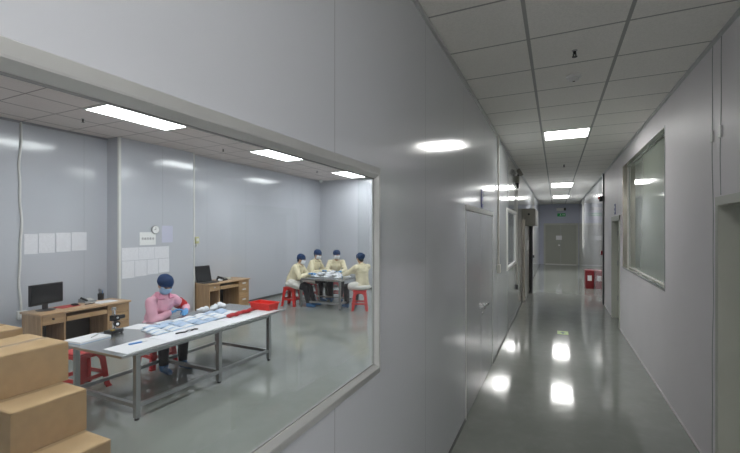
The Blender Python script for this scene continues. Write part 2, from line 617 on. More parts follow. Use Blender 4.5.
# door 1: the recessed door nearest on the right
dr = struct(empty('door_1', None, None))
MB().box(HX1 + .115, HX1 + .155, D1[0] + .05, D1[1] - .05, .01, D1[3] - .05, .003).build('door_leaf', 'door_green', dr)
b = MB()
b.box(HX1 - .004, HX1 + .16, D1[1] - .05, D1[1] + .002, 0, D1[3], .003)
b.box(HX1 - .004, HX1 + .16, D1[0] - .002, D1[0] + .05, 0, D1[3], .003)
b.box(HX1 - .006, HX1 + .16, D1[0] - .002, D1[1] + .002, D1[3] - .05, D1[3] + .012, .003)
b.build('door_frame', 'jamb_green', dr)
MB().path([(HX1 + .11, D1[0] + .12, .95), (HX1 + .06, D1[0] + .12, .95), (HX1 + .06, D1[0] + .24, .95)], .01).build('door_handle', 'chrome', dr, smooth=True)

# door 4: further recessed door on the right
dr = struct(empty('door_4', None, None))
lf = MB().box(HX1 + .10, HX1 + .14, D4[0] + .045, D4[1] - .045, .01, D4[3] - .045, .003).build('door_leaf', 'door_green', dr)
b = MB()
b.box(HX1 - .012, HX1 + .16, D4[1] - .045, D4[1] + .05, 0, D4[3] + .05, .003)
b.box(HX1 - .012, HX1 + .16, D4[0] - .05, D4[0] + .045, 0, D4[3] + .05, .003)
b.box(HX1 - .012, HX1 + .16, D4[0] - .05, D4[1] + .05, D4[3] - .045, D4[3] + .05, .003)
b.build('door_frame', 'jamb_green', dr)
for z in (.35, 1.05, 1.65):
    MB().cyl((HX1 + .09, D4[1] - .055, z), (HX1 + .09, D4[1] - .055, z + .1), .012).build('hinge', 'steel_dark', dr, smooth=True)

# door 3: the double door that ends the corridor
dr = struct(empty('door_3', None, None))
for a, c in ((-.50, .215), (.225, .94)):
    MB().box(a, c, YE - .025, YE + .01, .03, 2.03, .004).build('door_leaf', 'door_green', dr)
b = MB()
b.box(-.58, -.50, YE - .04, YE, 0, 2.11, .004)
b.box(.94, 1.02, YE - .04, YE, 0, 2.11, .004)
b.box(-.58, 1.02, YE - .04, YE, 2.03, 2.12, .004)
b.build('door_frame', 'jamb_green', dr)
MB().box(-.5, .94, YE - .03, YE, 0, .03).build('threshold', 'white_paint', dr)
MB().cyl((.14, YE - .03, 1.0), (.14, YE - .07, 1.0), .03).build('door_knob', 'chrome', dr, smooth=True)

# near joint strips on the right wall, beside the door
for i, (y, nm) in enumerate(((3.66, 'trim_7'), (3.50, 'trim_8'))):
    z0 = 0 if i == 0 else D1[3] + .02
    pts = [(HX1 + .002, y + .012 * math.sin(z * 3.1 + i) + .006 * math.sin(z * 9), z) for z in [z0 + k * (HC - z0) / 24 for k in range(25)]]
    b = MB()
    b.path(pts, .0055, 8)
    struct(b.build(nm, 'steel_dark', smooth='all'))
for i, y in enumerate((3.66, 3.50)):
    o = MB().box(HX1 - .012, HX1, y - .022, y + .022, 2.39, 2.47, .004).build('glint_block', 'white_plastic')  # white blocks stand in for lamp reflections on the joint strips
    tag(o, ('small white block as a lamp glint on the right wall joint line farther from the near door edge', 'small white block as a lamp glint above the near right doorway, the nearer of two')[i], 'glint', 'glint blocks on the right wall joints')


# ------------------------------------------------------------------ ceiling lights
def panel(cx, cy, lx, ly, z, m, label, group):
    r = empty('ceiling_light', label, 'light', (cx, cy, z), 0, group)
    b = MB()
    t = .022
    for a in ((-lx / 2, lx / 2, -ly / 2, -ly / 2 + t), (-lx / 2, lx / 2, ly / 2 - t, ly / 2), (-lx / 2, -lx / 2 + t, -ly / 2 + t, ly / 2 - t), (lx / 2 - t, lx / 2, -ly / 2 + t, ly / 2 - t)):
        b.box(*a, -.014, -.0005)
    b.build('frame', 'white_paint', r)
    MB().box(-lx / 2 + t, lx / 2 - t, -ly / 2 + t, ly / 2 - t, -.011, -.002).build('diffuser', m, r)
    return r


gr = 'long panel lights in the workroom ceiling'
panel(-5.2, 3.65, .6, 1.2, RC, 'lamp_room', 'large bright ceiling panel light nearest in the workroom, above the oak desk side', gr)
panel(-5.2, 6.68, .6, 1.2, RC, 'lamp_room', 'second bright ceiling panel light along the workroom, above the worktable end', gr)
panel(-5.2, 9.82, .6, 1.2, RC, 'lamp_room', 'farthest workroom ceiling panel light, above the four seated workers', gr)
for i, (x, y) in enumerate(((-5.2, .62), (-2.5, .62), (-2.5, 3.65), (-2.5, 6.68), (-2.5, 9.6))):  # unseen panels added to lift the workroom light
    panel(x, y, .6, 1.2, RC, 'lamp_room', ('unseen added ceiling panel light by the back wall before the first one', 'unseen added ceiling panel light right inside the viewing window', 'unseen added ceiling panel light over the front of the long worktable',
          'unseen added ceiling panel light over open floor beyond the long worktable', 'unseen added ceiling panel light near the partition by the side wall')[i], gr)
gr = 'panel lights in the corridor ceiling'
panel(.13, 6.2, .58, .56, HC, 'lamp_hall', 'square bright panel light nearest in the corridor ceiling', gr)
panel(.16, 13.1, .58, 1.15, HC, 'lamp_hall', 'second bright panel light down the corridor ceiling', gr)
panel(.18, 17.6, .58, 1.15, HC, 'lamp_hall', 'farthest panel light down the corridor, before the end door', gr)
for y, lb in ((-.75, 'nearest behind the viewing window'), (-2.6, 'second back from the viewing window'), (-4.4, 'at the near end wall')):  # out-of-view fill panels, added to brighten the corridor
    panel(.13, y, .58, .56 if y > -1 else 1.15, HC, 'lamp_hall', 'unseen added panel light in the corridor ceiling ' + lb, gr)


# ------------------------------------------------------------------ work tables
def table(name, label, x0, x1, y0, y1, z, feet_y, mid_rails, inset=.05, leg=.022):
    cx, cy = (x0 + x1) / 2, (y0 + y1) / 2
    r = empty(name, label, 'table', (cx, cy, 0))
    lx, ly = (x1 - x0) / 2, (y1 - y0) / 2
    MB().box(-lx, lx, -ly, ly, z - .026, z, .003).build('tabletop', 'steel', r)
    ys = [y - cy for y in feet_y]
    for sx in (-1, 1):
        for y in ys:
            x = sx * (lx - inset)
            b = MB().box(x - leg, x + leg, y - leg, y + leg, .02, z - .026)
            lg = b.build('leg', 'steel_dark', r)
            MB().cyl((x, y, 0), (x, y, .022), .022, .016).build('foot', 'black', lg, smooth=True)
    zz = .13
    for sx in (-1, 1):
        x = sx * (lx - inset)
        MB().box(x - .018, x + .018, ys[0], ys[-1], zz - .018, zz + .018).build('long_rail', 'steel_dark', r)
    for y in ys if mid_rails else (ys[0], ys[-1]):
        MB().box(-(lx - inset), lx - inset, y - .018, y + .018, zz - .018, zz + .018).build('cross_rail', 'steel_dark', r)
    b = MB()
    for sx in (-1, 1):
        x = sx * (lx - inset)
        b.box(x - .015, x + .015, ys[0], ys[-1], z - .06, z - .026)
    for y in ys:
        b.box(-(lx - inset), lx - inset, y - .015, y + .015, z - .06, z - .026)
    b.build('apron', 'steel_dark', r)
    return r


TZ = .64
table('work_table', 'long stainless steel worktable with papers and masks in front of the worker in pink', -4.50, -3.46, 2.235, 4.565, TZ, (2.41, 3.40, 4.27), True)
FZ = .675
table('work_table', 'far stainless steel table where the four workers in cream coats sit', -5.38, -4.22, 7.50, 8.46, FZ, (7.60, 8.36), False, inset=.07)


# ------------------------------------------------------------------ stools
def make_stool(label):
    r = empty('plastic_stool', label, 'stool', group='red plastic stools')
    H, a, c = .44, .135, .178
    b = MB().box(-.15, .15, -.15, .15, H - .028, H, .02, seg=3)
    b.box(-.143, .143, -.143, .143, H - .075, H - .02, .012)
    seat = b.build('seat', 'red', r, smooth=True)
    MB().cyl((0, 0, H - .002), (0, 0, H + .0008), .022).build('seat_hole', 'dark', seat)
    for sx in (-1, 1):
        for sy in (-1, 1):
            def ring(z, e, wd, th):
                x, y = sx * e, sy * e
                return [(x, y, z), (x - sx * wd, y, z), (x - sx * wd, y - sy * th, z), (x - sx * th, y - sy * th, z), (x - sx * th, y - sy * wd, z), (x, y - sy * wd, z)]
            k = MB()
            k.prism(None, ring(0, c + .012, .06, .012), ring(.02, c + .008, .058, .012))
            k.prism(None, ring(.02, c, .055, .012), ring(.33, .148, .066, .012))
            k.prism(None, ring(.33, .148, .066, .012), ring(.40, .142, .115, .012))
            k.build('leg', 'red', r)
    b = MB()
    e = .166
    for s in (-1, 1):
        b.box(-e + .01, e - .01, s * e - .006, s * e + .006, .135, .175)
        b.box(s * e - .006, s * e + .006, -e + .01, e - .01, .135, .175)
    b.build('stretcher', 'red', r)
    return r


stool = make_stool('empty red plastic stool at the near end of the long worktable, beside the cartons')
stool.location = (-4.72, 2.62, 0)
stool.rotation_euler = (0, 0, math.radians(6))
STOOLS = {'P': ((-4.72, 3.52), -6, 'red plastic stool under the worker in the pink coat'),
          'A': ((-5.62, 7.66), 8, 'red plastic stool at left of the far table, front one, under a cream coat worker'),
          'B': ((-5.72, 8.52), -10, 'red plastic stool at left of the far table, rear one'),
          'C': ((-5.16, 8.94), 20, 'red plastic stool behind the far table under the leaning worker'),
          'D': ((-3.93, 7.86), 25, 'red plastic stool at the right end of the far table by the window edge')}
for k, ((x, y), a, lab) in STOOLS.items():
    dup(stool, (x, y, 0), math.radians(a), lab)


# ------------------------------------------------------------------ people
def remeshed(name, b, voxel, m, parent, smooth_it=6, wrinkle=0.0):
    """Union of the overlapping volumes in b as ONE continuous smooth skin."""
    me = bpy.data.meshes.new(name)
    bmesh.ops.recalc_face_normals(b.bm, faces=b.bm.faces)
    b.bm.to_mesh(me)
    b.bm.free()
    o = bpy.data.objects.new(name, me)
    COL.objects.link(o)
    r = o.modifiers.new('r', 'REMESH')
    r.mode = 'VOXEL'
    r.voxel_size = voxel
    s = o.modifiers.new('s', 'SMOOTH')
    s.factor = .5
    s.iterations = smooth_it
    dg = bpy.context.evaluated_depsgraph_get()
    dg.update()
    new = bpy.data.meshes.new_from_object(o.evaluated_get(dg))
    bpy.data.objects.remove(o)
    bpy.data.meshes.remove(me)
    new.name = name
    new.materials.clear()
    new.materials.append(M[m])
    if wrinkle:
        for v in new.vertices:
            p = v.co
            k = math.sin(p.z * 62 + 3 * math.sin(p.x * 23) + 2 * math.sin(p.y * 31)) * .6 + math.sin(p.x * 48 + p.y * 57 + p.z * 19) * .4
            v.co = p + v.normal * (wrinkle * k)
    new.polygons.foreach_set('use_smooth', [True] * len(new.polygons))
    q = bpy.data.objects.new(name, new)
    COL.objects.link(q)
    q.parent = parent
    return q


def basis(f, up=Vector((0, 0, 1))):
    """columns: right, forward, up"""
    f = Vector(f).normalized()
    r = f.cross(up).normalized()
    u = r.cross(f).normalized()
    return Matrix((r, f, u)).transposed()


def ik(S, Wd, l1, l2, pole):
    d = Wd - S
    L = d.length
    if L > (l1 + l2) * .985:
        Wd = S + d * ((l1 + l2) * .985 / L)
        d = Wd - S
        L = d.length
    a = (l1 * l1 - l2 * l2 + L * L) / (2 * L)
    h = math.sqrt(max(0, l1 * l1 - a * a))
    n = d.normalized()
    p = (pole - n * pole.dot(n)).normalized()
    return S + n * a + p * h, Wd


def hand_prims(b, wrist, fwd, down, side, curl=.5, s=1.0):
    """Palm, four unequal bent fingers and a thumb. side = +1 for a right hand (thumb to the left of fwd seen from above)."""
    f = fwd.normalized()
    dn = (down - f * down.dot(f)).normalized()
    r = f.cross(-dn).normalized()          # to the hand's right, seen from above
    rot = Matrix((r, f, -dn)).transposed()
    pc = wrist + f * .048 * s
    b.capsule(wrist - f * .045, .031 * s, wrist + f * .01, .027 * s)
    b.ball(pc, (.040 * s, .050 * s, .017 * s), rot)
    for i, (off, ln) in enumerate(((-.029, .070), (-.010, .079), (.010, .074), (.028, .058))):
        i_ = off * side
        base = wrist + f * .086 * s + r * (i_ * s)
        spread = r * (i_ * .35)
        p = base
        ang = curl * .35
        for q, rad in ((.45, .0092), (.31, .0084), (.24, .0075)):
            d = (f * math.cos(ang) + dn * math.sin(ang) + spread).normalized()
            n = p + d * (ln * q * s)
            b.capsule(p, (rad + .0006) * s, n, rad * s, 8)
            p = n
            ang += curl * .75
    t0 = wrist + f * .03 * s - r * (.030 * side * s)
    t1 = t0 + (f * .55 - r * side * .7 + dn * .4).normalized() * .036 * s
    t2 = t1 + (f * .9 - r * side * .1 + dn * .55).normalized() * .030 * s
    b.capsule(t0, .0125 * s, t1, .0105 * s, 8)
    b.capsule(t1, .0105 * s, t2, .0085 * s, 8)


def make_person(label, loc, face_deg, hands, coat='cream', lean=(0, .1), look=(0, 1, -.5), head_shift=(0, 0, 0), feet=((.13, .40), (-.13, .40)), s=.96, mask='mask_white', hem=True, extras=(), group=None, bun=False, hand_dir=None, drop=.055, out=.75):
    rz = math.radians(face_deg - 90)
    r = empty('person', label, 'person', (loc[0], loc[1], 0), rz, group)
    R = Matrix.Rotation(-rz, 3, 'Z')
    L = lambda p: R @ (Vector(p) - Vector((loc[0], loc[1], 0)))
    V = Vector
    z0 = .44
    hip = V((0, 0, z0 + .105))
    waist = V((lean[0] * .35, .01 + lean[1] * .35, z0 + .27))
    chest = V((lean[0] * .75, .02 + lean[1] * .8, z0 + .43 * s))
    neck = V((lean[0], .02 + lean[1] * 1.1, z0 + .565 * s))
    lk = V(look).normalized()
    head = neck + V((0, .02, 0)) + V((lk.x * .03, max(lk.y, 0) * .05, .135 * s)) + V(head_shift)
    HB = basis(lk)
    fx, up, rt = HB.col[1], HB.col[2], HB.col[0]
    tors = basis(V((lean[0] * .4, 1, 0)))
    rgt = tors.col[0]
    sh = {1: neck + rgt * .160 * s + V((0, -.01, -drop)), -1: neck - rgt * .160 * s + V((0, -.01, -drop))}
    arm = {}
    for k, wv in zip((1, -1), hands):
        wv = L(wv)
        arm[k] = ik(sh[k], wv, .275 * s, .245 * s, V((k * out, -.25, -.75)))
    leg = {}
    for k, ft in zip((1, -1), feet):
        h = hip + V((k * .085, .02, -.02))
        an = V((ft[0], ft[1], .085))
        leg[k] = (h, ik(h, an, .41 * s, .40 * s, V((k * .15, .8, 1)))[0], an)

    # the body: one continuous skin
    b = MB()
    b.ball(hip, (.16, .115, .10))
    b.capsule(hip, .115, waist, .115)
    b.capsule(waist, .11, chest, .125)
    b.capsule(sh[1], .05, sh[-1], .05)
    b.capsule(neck - V((0, 0, .05)), .055, head - up * .05, .048)
    b.ball(head + up * .012, (.073, .090, .098), HB)
    b.ball(head - up * .048 + fx * .022, (.054, .060, .058), HB)
    b.capsule(head + fx * .084 + up * .008, .008, head + fx * .092 - up * .018, .012, 8)
    for k in (1, -1):
        b.ball(head + rt * k * .074 - up * .008, (.010, .020, .030), HB)
        b.capsule(sh[k], .05, arm[k][0], .038)
        b.capsule(arm[k][0], .038, arm[k][1], .026)
        fw = (arm[k][1] - arm[k][0]).normalized()
        b.ball(arm[k][1] + fw * .04, (.022, .022, .022))
        h, kn, an = leg[k]
        b.capsule(h, .078, kn, .054)
        b.capsule(kn, .054, an, .036)
        b.capsule(an - V((0, 0, .045)), .028, an + V((0, .13, -.052)), .024)
    body = remeshed('body', b, .0075, 'skin', r, 5)
    for k in (1, -1):
        e = head + rt * k * .032 + fx * .082 + up * .022
        MB().ball(e, (.014, .008, .007), HB, 10).build('eye', 'eye', body, smooth='all')
        MB().capsule(head + rt * k * .020 + fx * .084 + up * .040, .004, head + rt * k * .046 + fx * .076 + up * .040, .003, 6).build('eyebrow', 'hair', body, smooth='all')
    b = MB()
    b.ball(head + up * .02 - fx * .02, (.077, .080, .095), HB)
    b.ball(head - up * .05 - fx * .045, (.052, .040, .045), HB)
    remeshed('hair', b, .007, 'hair', r, 2)

    # coat
    b = MB()
    b.ball(hip + V((0, 0, .0)), (.185, .14, .09))
    b.capsule(hip + V((0, 0, .05)), .145, waist, .142)
    b.capsule(waist, .142, chest, .150)
    b.capsule(chest + rgt * .06, .11, chest - rgt * .06, .11)
    b.capsule(sh[1] - rgt * .01, .066, sh[-1] + rgt * .01, .066)
    b.capsule(neck - V((0, 0, .08)), .085, neck - V((0, 0, .015)), .068)
    for k in (1, -1):
        el, wr = arm[k]
        fw = (wr - el).normalized()
        b.capsule(sh[k], .070, el, .058)
        b.capsule(el, .059, wr - fw * .02, .044)
    co = remeshed('coat', b, .011, coat, r, 4, .0035)
    if hem:
        b = MB()
        b.ball(hip + V((0, -.01, -.035)), (.205, .165, .075))
        for k in (1, -1):
            h, kn, an = leg[k]
            b.capsule(h + V((k * .015, 0, .01)), .105, h + (kn - h) * .5 + V((k * .02, 0, 0)), .095)
        remeshed('coat_skirt', b, .012, 'hem_white' if coat == 'cream' else coat, r, 4, .004)
    # collar and front placket
    b = MB()
    fn = V((lean[0] * .4, 1, 0)).normalized()
    for k in (1, -1):
        a = neck + rgt * k * .066 + fn * .0 + V((0, 0, .02))
        pts = [a - fn * .035, a + fn * .045, neck + rgt * k * .026 + fn * .098 + V((0, 0, -.055)), neck + rgt * k * .10 + fn * .09 + V((0, 0, -.050)), neck + rgt * k * .098 + fn * .0 + V((0, 0, -.01))]
        up_o = V((rgt.x * k * .004, rgt.y * k * .004, .010)) + fn * .006
        b.prism(None, pts, [p + up_o for p in pts])
    b.prism(None, [neck + rgt * k * .062 - fn * q + V((0, 0, zz)) for k, q, zz in ((1, .03, -.01), (-1, .03, -.01), (-1, .035, .03), (1, .035, .03))],
            [neck + rgt * k * .066 - fn * q + V((0, 0, zz)) for k, q, zz in ((1, .055, -.02), (-1, .055, -.02), (-1, .05, .03), (1, .05, .03))])
    b.build('collar', coat + '_dark', co)
    # trousers
    b = MB()
    for k in (1, -1):
        h, kn, an = leg[k]
        b.capsule(h, .090, kn, .072)
        b.capsule(kn, .072, an + V((0, 0, .03)), .056)
    b.ball(hip - V((0, 0, .02)), (.165, .12, .08))
    remeshed('trousers', b, .011, 'trouser', r, 4, .002)
    for k in (1, -1):
        an = leg[k][2]
        b = MB()
        b.ball(an + V((0, 0, .0)), (.052, .055, .05))
        b.capsule(an + V((0, -.02, -.042)), .040, an + V((k * .01, .145, -.050)), .033)
        o = remeshed('shoe_cover', b, .009, 'shoe', r, 3, .002)
    # bouffant cap, mask, gloves
    b = MB()
    c = head + up * .045 - fx * .022
    b.ball(c, (.098, .106, .084), HB)
    b.ball(head + up * .012 - fx * .062, (.078, .058, .068), HB)
    if bun:
        b.ball(head - fx * .105 + up * .02 + rt * .02, (.055, .05, .055), HB)
    cut = remeshed('cap', b, .008, 'cap_blue', r, 2, .003)
    b = MB()
    n = 22
    pts = [head + up * (.048 - .055 * (1 - math.cos(t)) / 2) + rt * .083 * math.sin(t) + fx * (.092 * math.cos(t) - .004 + (.0 if math.cos(t) > 0 else -.012)) for t in [2 * PI * i / n for i in range(n + 1)]]
    b.path(pts, .006, 6)
    b.build('cap_band', 'cap_blue', cut, smooth='all')
    b = MB()

    def msk(u, v):
        a = (u - .5) * 2.3
        zz = (v - .5) * .105
        bul = .002 + .020 * math.cos(a * .9) * (1 - (2 * v - 1) ** 2) + .0016 * math.sin(v * 22)
        rad_x, rad_y = .068 + bul, .094 + bul
        tp = 1 - .18 * max(0, .5 - v)
        return head + rt * (rad_x * math.sin(a) * tp) + fx * (rad_y * math.cos(a) * tp - .002) + up * (zz - .033)
    b.grid(msk, 16, 12)
    mk = b.build('face_mask', mask, r, smooth='all', thick=.003)
    for k in (1, -1):
        q = head + rt * k * .079 - up * .004 - fx * .018
        MB().path([msk(.5 + k * .48, .12), q, msk(.5 + k * .48, .9)], .0018, 5).build('ear_loop', 'hem_white', mk)
    for i, k in enumerate((1, -1)):
        el, wr = arm[k]
        fw = (wr - el).normalized()
        fw = (fw + V((-k * .15, .1, 0)) + (R @ V(hand_dir[i]) if hand_dir else V((0, 0, 0)))).normalized()
        b = MB()
        ad = (wr - el).normalized()
        b.capsule(wr - ad * .06, .036, wr + ad * .005, .030)
        hand_prims(b, wr, fw, V((0, 0, -1)) + V((k * .15, 0, 0)), k, .55, .98)
        gl = remeshed('glove', b, .0045, 'glove', r, 2)
    if 'armband' in extras:
        k = -1
        el = arm[k][0]
        S = sh[k]
        b = MB()
        p0, p1 = S.lerp(el, .42), S.lerp(el, .80)
        b.cyl(p0, p1, .0735, .068, 20)
        b.build('armband', 'armband', r, smooth=True)
    return r


make_person('person in a pink coat with red armband and blue cap, seated at the long worktable', (-4.71, 3.50), -6,
            ((-4.40, 3.46, .715), (-4.36, 3.66, .715)), 'pink', lean=(.03, .15), look=(.05, 1, -.85), feet=((.12, .36), (-.12, .38)), mask='mask_blue', hem=False, extras=('armband',), s=.89, drop=.085, out=1.15,
            hand_dir=((.1, .25, .0), (.1, -.2, 0)))
gq = 'workers in cream coats at the far table'
make_person('person in cream coat seated at left front of the far table, facing right', (-5.60, 7.66), 12,
            ((-5.20, 7.70, .74), (-5.17, 7.84, .74)), lean=(0, .13), look=(.0, 1, -.45), feet=((.14, .46), (-.10, .50)), group=gq, s=.91)
make_person('person in cream coat at left rear of the far table, second from left', (-5.70, 8.53), 0,
            ((-5.27, 8.42, .745), (-5.25, 8.57, .745)), lean=(0, .15), look=(.15, 1, -.55), feet=((.12, .42), (-.12, .46)), group=gq, s=1.0)
make_person('person in cream coat behind the far table, leaning and reaching right', (-5.18, 8.92), -56,
            ((-4.98, 8.46, .745), (-4.78, 8.52, .745)), lean=(-.02, .16), look=(-.25, 1, -.35), feet=((.12, .40), (-.12, .40)), group=gq, s=.99)
make_person('person in cream coat at right end of the far table, back turned', (-3.87, 7.86), 152,
            ((-4.34, 8.18, .75), (-4.38, 7.92, .745)), lean=(0, .0), look=(.1, 1, -.45), feet=((.12, .42), (-.14, .40)), group=gq, s=.98, bun=True)


# ------------------------------------------------------------------ cartons
def carton(x0, y0, z0, label, dx=.585, dy=.45, dz=.295, rz=0, bulge=0, tape_end=True):
    r = empty('cardboard_box', label, 'box', (x0 + dx / 2, y0 + dy / 2, z0), math.radians(rz), 'cartons stacked by the window')
    a, c = dx / 2, dy / 2
    MB().box(-a, a, -c, c, 0, dz - .008, .004).build('body', 'kraft', r)
    for s in (-1, 1):
        def fl(u, v, s=s):
            x = s * (a * u)
            y = -c + 2 * c * v
            hump = bulge * (math.sin(u * PI) ** 2) * (math.exp(-((v - .78) / .12) ** 2) + .6 * math.exp(-((v - .45) / .25) ** 2))
            return (x, y, dz - .005 + hump + (.0015 if s > 0 else 0))
        MB().grid(fl, 8, 16).build('flap', 'kraft_in', r, smooth='all', thick=.004)
    b = MB()

    def tp(u, v):
        x = -.028 + .056 * u
        y = -c + 2 * c * v
        return (x, y, dz + .0005 + bulge * .15 * math.exp(-((v - .78) / .12) ** 2))
    b.grid(tp, 2, 16)
    for s in (-1, 1):
        b.box(-.028, .028, s * c - .001, s * c + .001, dz - .07, dz)
    b.build('tape', 'tape', r)
    return r


for args in ((-3.395, 1.29, 0, 'brown carton in the bottom row nearest the window, lowest step of the stack'),
             (-4.0, 1.30, 0, 'brown carton in the bottom row, second from the window'),
             (-4.61, 1.34, 0, 'brown carton in the bottom row, third from the window'),
             (-3.695, 1.302, .297, 'brown carton in the middle row, the step below the topmost front carton'),
             (-4.30, 1.36, .297, 'brown carton in the middle row under the rear top carton'),
             (-4.90, 1.42, .297, 'brown carton in the middle row at the rear of the stack')):
    carton(*args)
carton(-4.91, 1.40, 0, 'brown carton at the rear of the bottom row', dx=.29)
carton(-4.005, 1.345, .594, 'brown carton on top of the stack with a bulging flap, nearest the worktable', bulge=.03)
carton(-4.86, 1.43, .594, 'brown carton on top at the rear of the stack, partly hidden by the front one')


# ------------------------------------------------------------------ desks
def desk(label, x0, y0, dx, dy, z, white_handles):
    """Front faces +X; width along Y."""
    r = empty('office_desk', label, 'desk', (x0, y0, 0), 0, 'oak desks along the back wall')
    b = MB().box(-.0, dx, 0, dy, z - .03, z, .006)
    b.build('desktop', 'wood_top', r, smooth=True)
    f = dx - .03
    lw, rw = .30 * dy / 1.25, .34 * dy / 1.25
    y1, y2, y3 = .02, lw, dy - rw
    MB().box(.02, f, y1, y1 + .018, 0, z - .03).build('side_panel', 'wood_v', r)
    MB().box(.02, f, dy - .038, dy - .02, 0, z - .03).build('side_panel', 'wood_v', r)
    MB().box(.02, f, y2, y2 + .018, 0, z - .03).build('inner_panel', 'wood_v', r)
    MB().box(.02, f, y3 - .018, y3, 0, z - .03).build('inner_panel', 'wood_v', r)
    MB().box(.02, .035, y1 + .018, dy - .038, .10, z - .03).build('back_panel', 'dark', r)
    # left column: one drawer above an open cubby
    d = MB().box(.05, f + .004, y1 + .02, y2 - .002, z - .155, z - .035, .003).build('drawer', 'wood', r)
    MB().cyl((f + .004, (y1 + y2) / 2, z - .085), (f + .022, (y1 + y2) / 2, z - .085), .013).build('drawer_lock', 'black' if not white_handles else 'white_plastic', d, smooth=True)
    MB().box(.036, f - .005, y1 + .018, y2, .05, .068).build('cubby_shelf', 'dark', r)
    # keyboard tray
    tr = MB().box(.08, f + .006, y2 + .03, y3 - .03, z - .15, z - .085, .003).build('keyboard_tray', 'wood', r)
    # right column: drawer fronts
    hs = [(z - .16, z - .035), (z - .30, z - .165), (.08, z - .305)]
    for i, (a, c) in enumerate(hs):
        d = MB().box(.05, f + .004, y3 + .003, dy - .042, a, c - .002, .003).build('drawer', 'wood', r)
        zc = (a + c) / 2
        if white_handles:
            MB().box(f + .004, f + .014, (y3 + dy) / 2 - .07, (y3 + dy) / 2 + .03, zc - .012, zc + .016, .003).build('drawer_handle', 'white_plastic', d)
        else:
            MB().cyl((f + .004, y3 + .05, zc + .02), (f + .026, y3 + .05, zc + .02), .014).build('drawer_knob', 'black', d, smooth=True)
    MB().box(.04, f - .02, y3, dy - .038, .0, .078).build('plinth', 'wood_v', r)
    MB().box(.04, f - .02, y1 + .018, y2, .0, .05).build('plinth', 'wood_v', r)
    return r


DZ = .64
D1x, D1y = -6.62, 2.87
desk('oak office desk with black monitor, behind the stacked cartons at left', D1x, D1y, .50, 1.25, DZ, False).rotation_euler = (0, 0, math.radians(1))
D2x, D2y, D2z = -6.765, 5.80, .68
desk('oak office desk with open black laptop, beyond the projecting wall panel', D2x, D2y, .52, 1.17, D2z, True)


def monitor(label, loc, rz, wd=.47, ht=.285):
    r = empty('computer_monitor', label, 'monitor', loc, rz)
    b = MB().box(-.018, .018, -wd / 2, wd / 2, .085, .085 + ht, .006)
    sc = b.build('housing', 'black', r, smooth=True)
    MB().box(.0175, .0195, -wd / 2 + .014, wd / 2 - .014, .105, .085 + ht - .012).build('screen', 'screen', sc)
    MB().box(-.035, -.010, -.035, .035, .012, .16, .004).build('stand', 'black', r)
    MB().lathe([(.11, 0), (.115, .006), (.08, .012), (.03, .016)], (-.01, 0, 0)).build('base', 'black', r, smooth=True)
    return r


monitor('black computer monitor on the left oak desk by the cartons', (-6.44, 3.10, DZ), math.radians(15))


def sheet(name, label, x0, x1, y0, y1, z, m='paper', t=.004, rz=0, cat='paper', group=None):
    o = MB().box(-(x1 - x0) / 2, (x1 - x0) / 2, -(y1 - y0) / 2, (y1 - y0) / 2, 0, t).build(name, m, loc=((x0 + x1) / 2, (y0 + y1) / 2, z))
    o.rotation_euler = (0, 0, math.radians(rz))
    return tag(o, label, cat, group)


# things on the left desk
sheet('red_folder', 'flat red folder under the mouse on the left desk', -6.54, -6.36, 3.24, 3.50, DZ, 'dark_red', .008, 8, 'folder')
r = empty('computer_mouse', 'black computer mouse on a red folder on the left desk', 'mouse', (-6.40, 3.44, DZ + .0085), .5)
MB().ball((0, 0, .016), (.055, .032, .018)).build('shell', 'black', r, smooth='all')
MB().cyl((.03, -.005, .030), (.03, .005, .030), .008).build('wheel', 'steel_dark', r)
b = MB()
b.box(-.012, .012, -.07, .07, 0, .012, .003)
tag(b.build('stapler', 'black', loc=(-6.38, 3.64, DZ)), 'small dark stapler lying between mouse and papers on the left desk', 'stapler')
sheet('paper_sheet', 'white sheets lying at the right end of the left desk', -6.46, -6.25, 3.70, 3.99, DZ, 'paper', .006, 0)
r = empty('desk_phone', 'grey desk telephone at the back right of the left desk', 'phone', (-6.59, 3.72, DZ), .1)
MB().prism(None, [(-.08, -.09, 0), (.08, -.09, 0), (.08, .09, 0), (-.08, .09, 0)], [(-.075, -.085, .055), (.075, -.085, .022), (.075, .085, .022), (-.075, .085, .055)]).build('base', 'steel_dark', r)
MB().capsule((-.06, -.05, .064), .016, (.06, -.05, .034), .016).build('handset', 'black', r, smooth='all')
b = MB()
for i in range(3):
    for j in range(4):
        b.box(-.03 + j * .025, -.014 + j * .025, .0 + i * .025, .016 + i * .025, .03, .052 - (.005 * j))
b.build('keypad', 'white_plastic', r)
r = empty('pen_holder', 'black pen holder at the far right corner of the left desk', 'pen holder', (-6.62, 3.94, DZ))
MB().lathe([(.04, 0), (.045, .1), (.04, .1), (.036, .01)]).build('cup', 'black', r, smooth=True)
for i in range(5):
    a = i * 1.3
    MB().cyl((.015 * math.cos(a), .015 * math.sin(a), .02), (.03 * math.cos(a), .03 * math.sin(a), .15 + .008 * i), .004, seg=8).build('pen', ('black', 'blue', 'black', 'dark', 'black')[i], r)

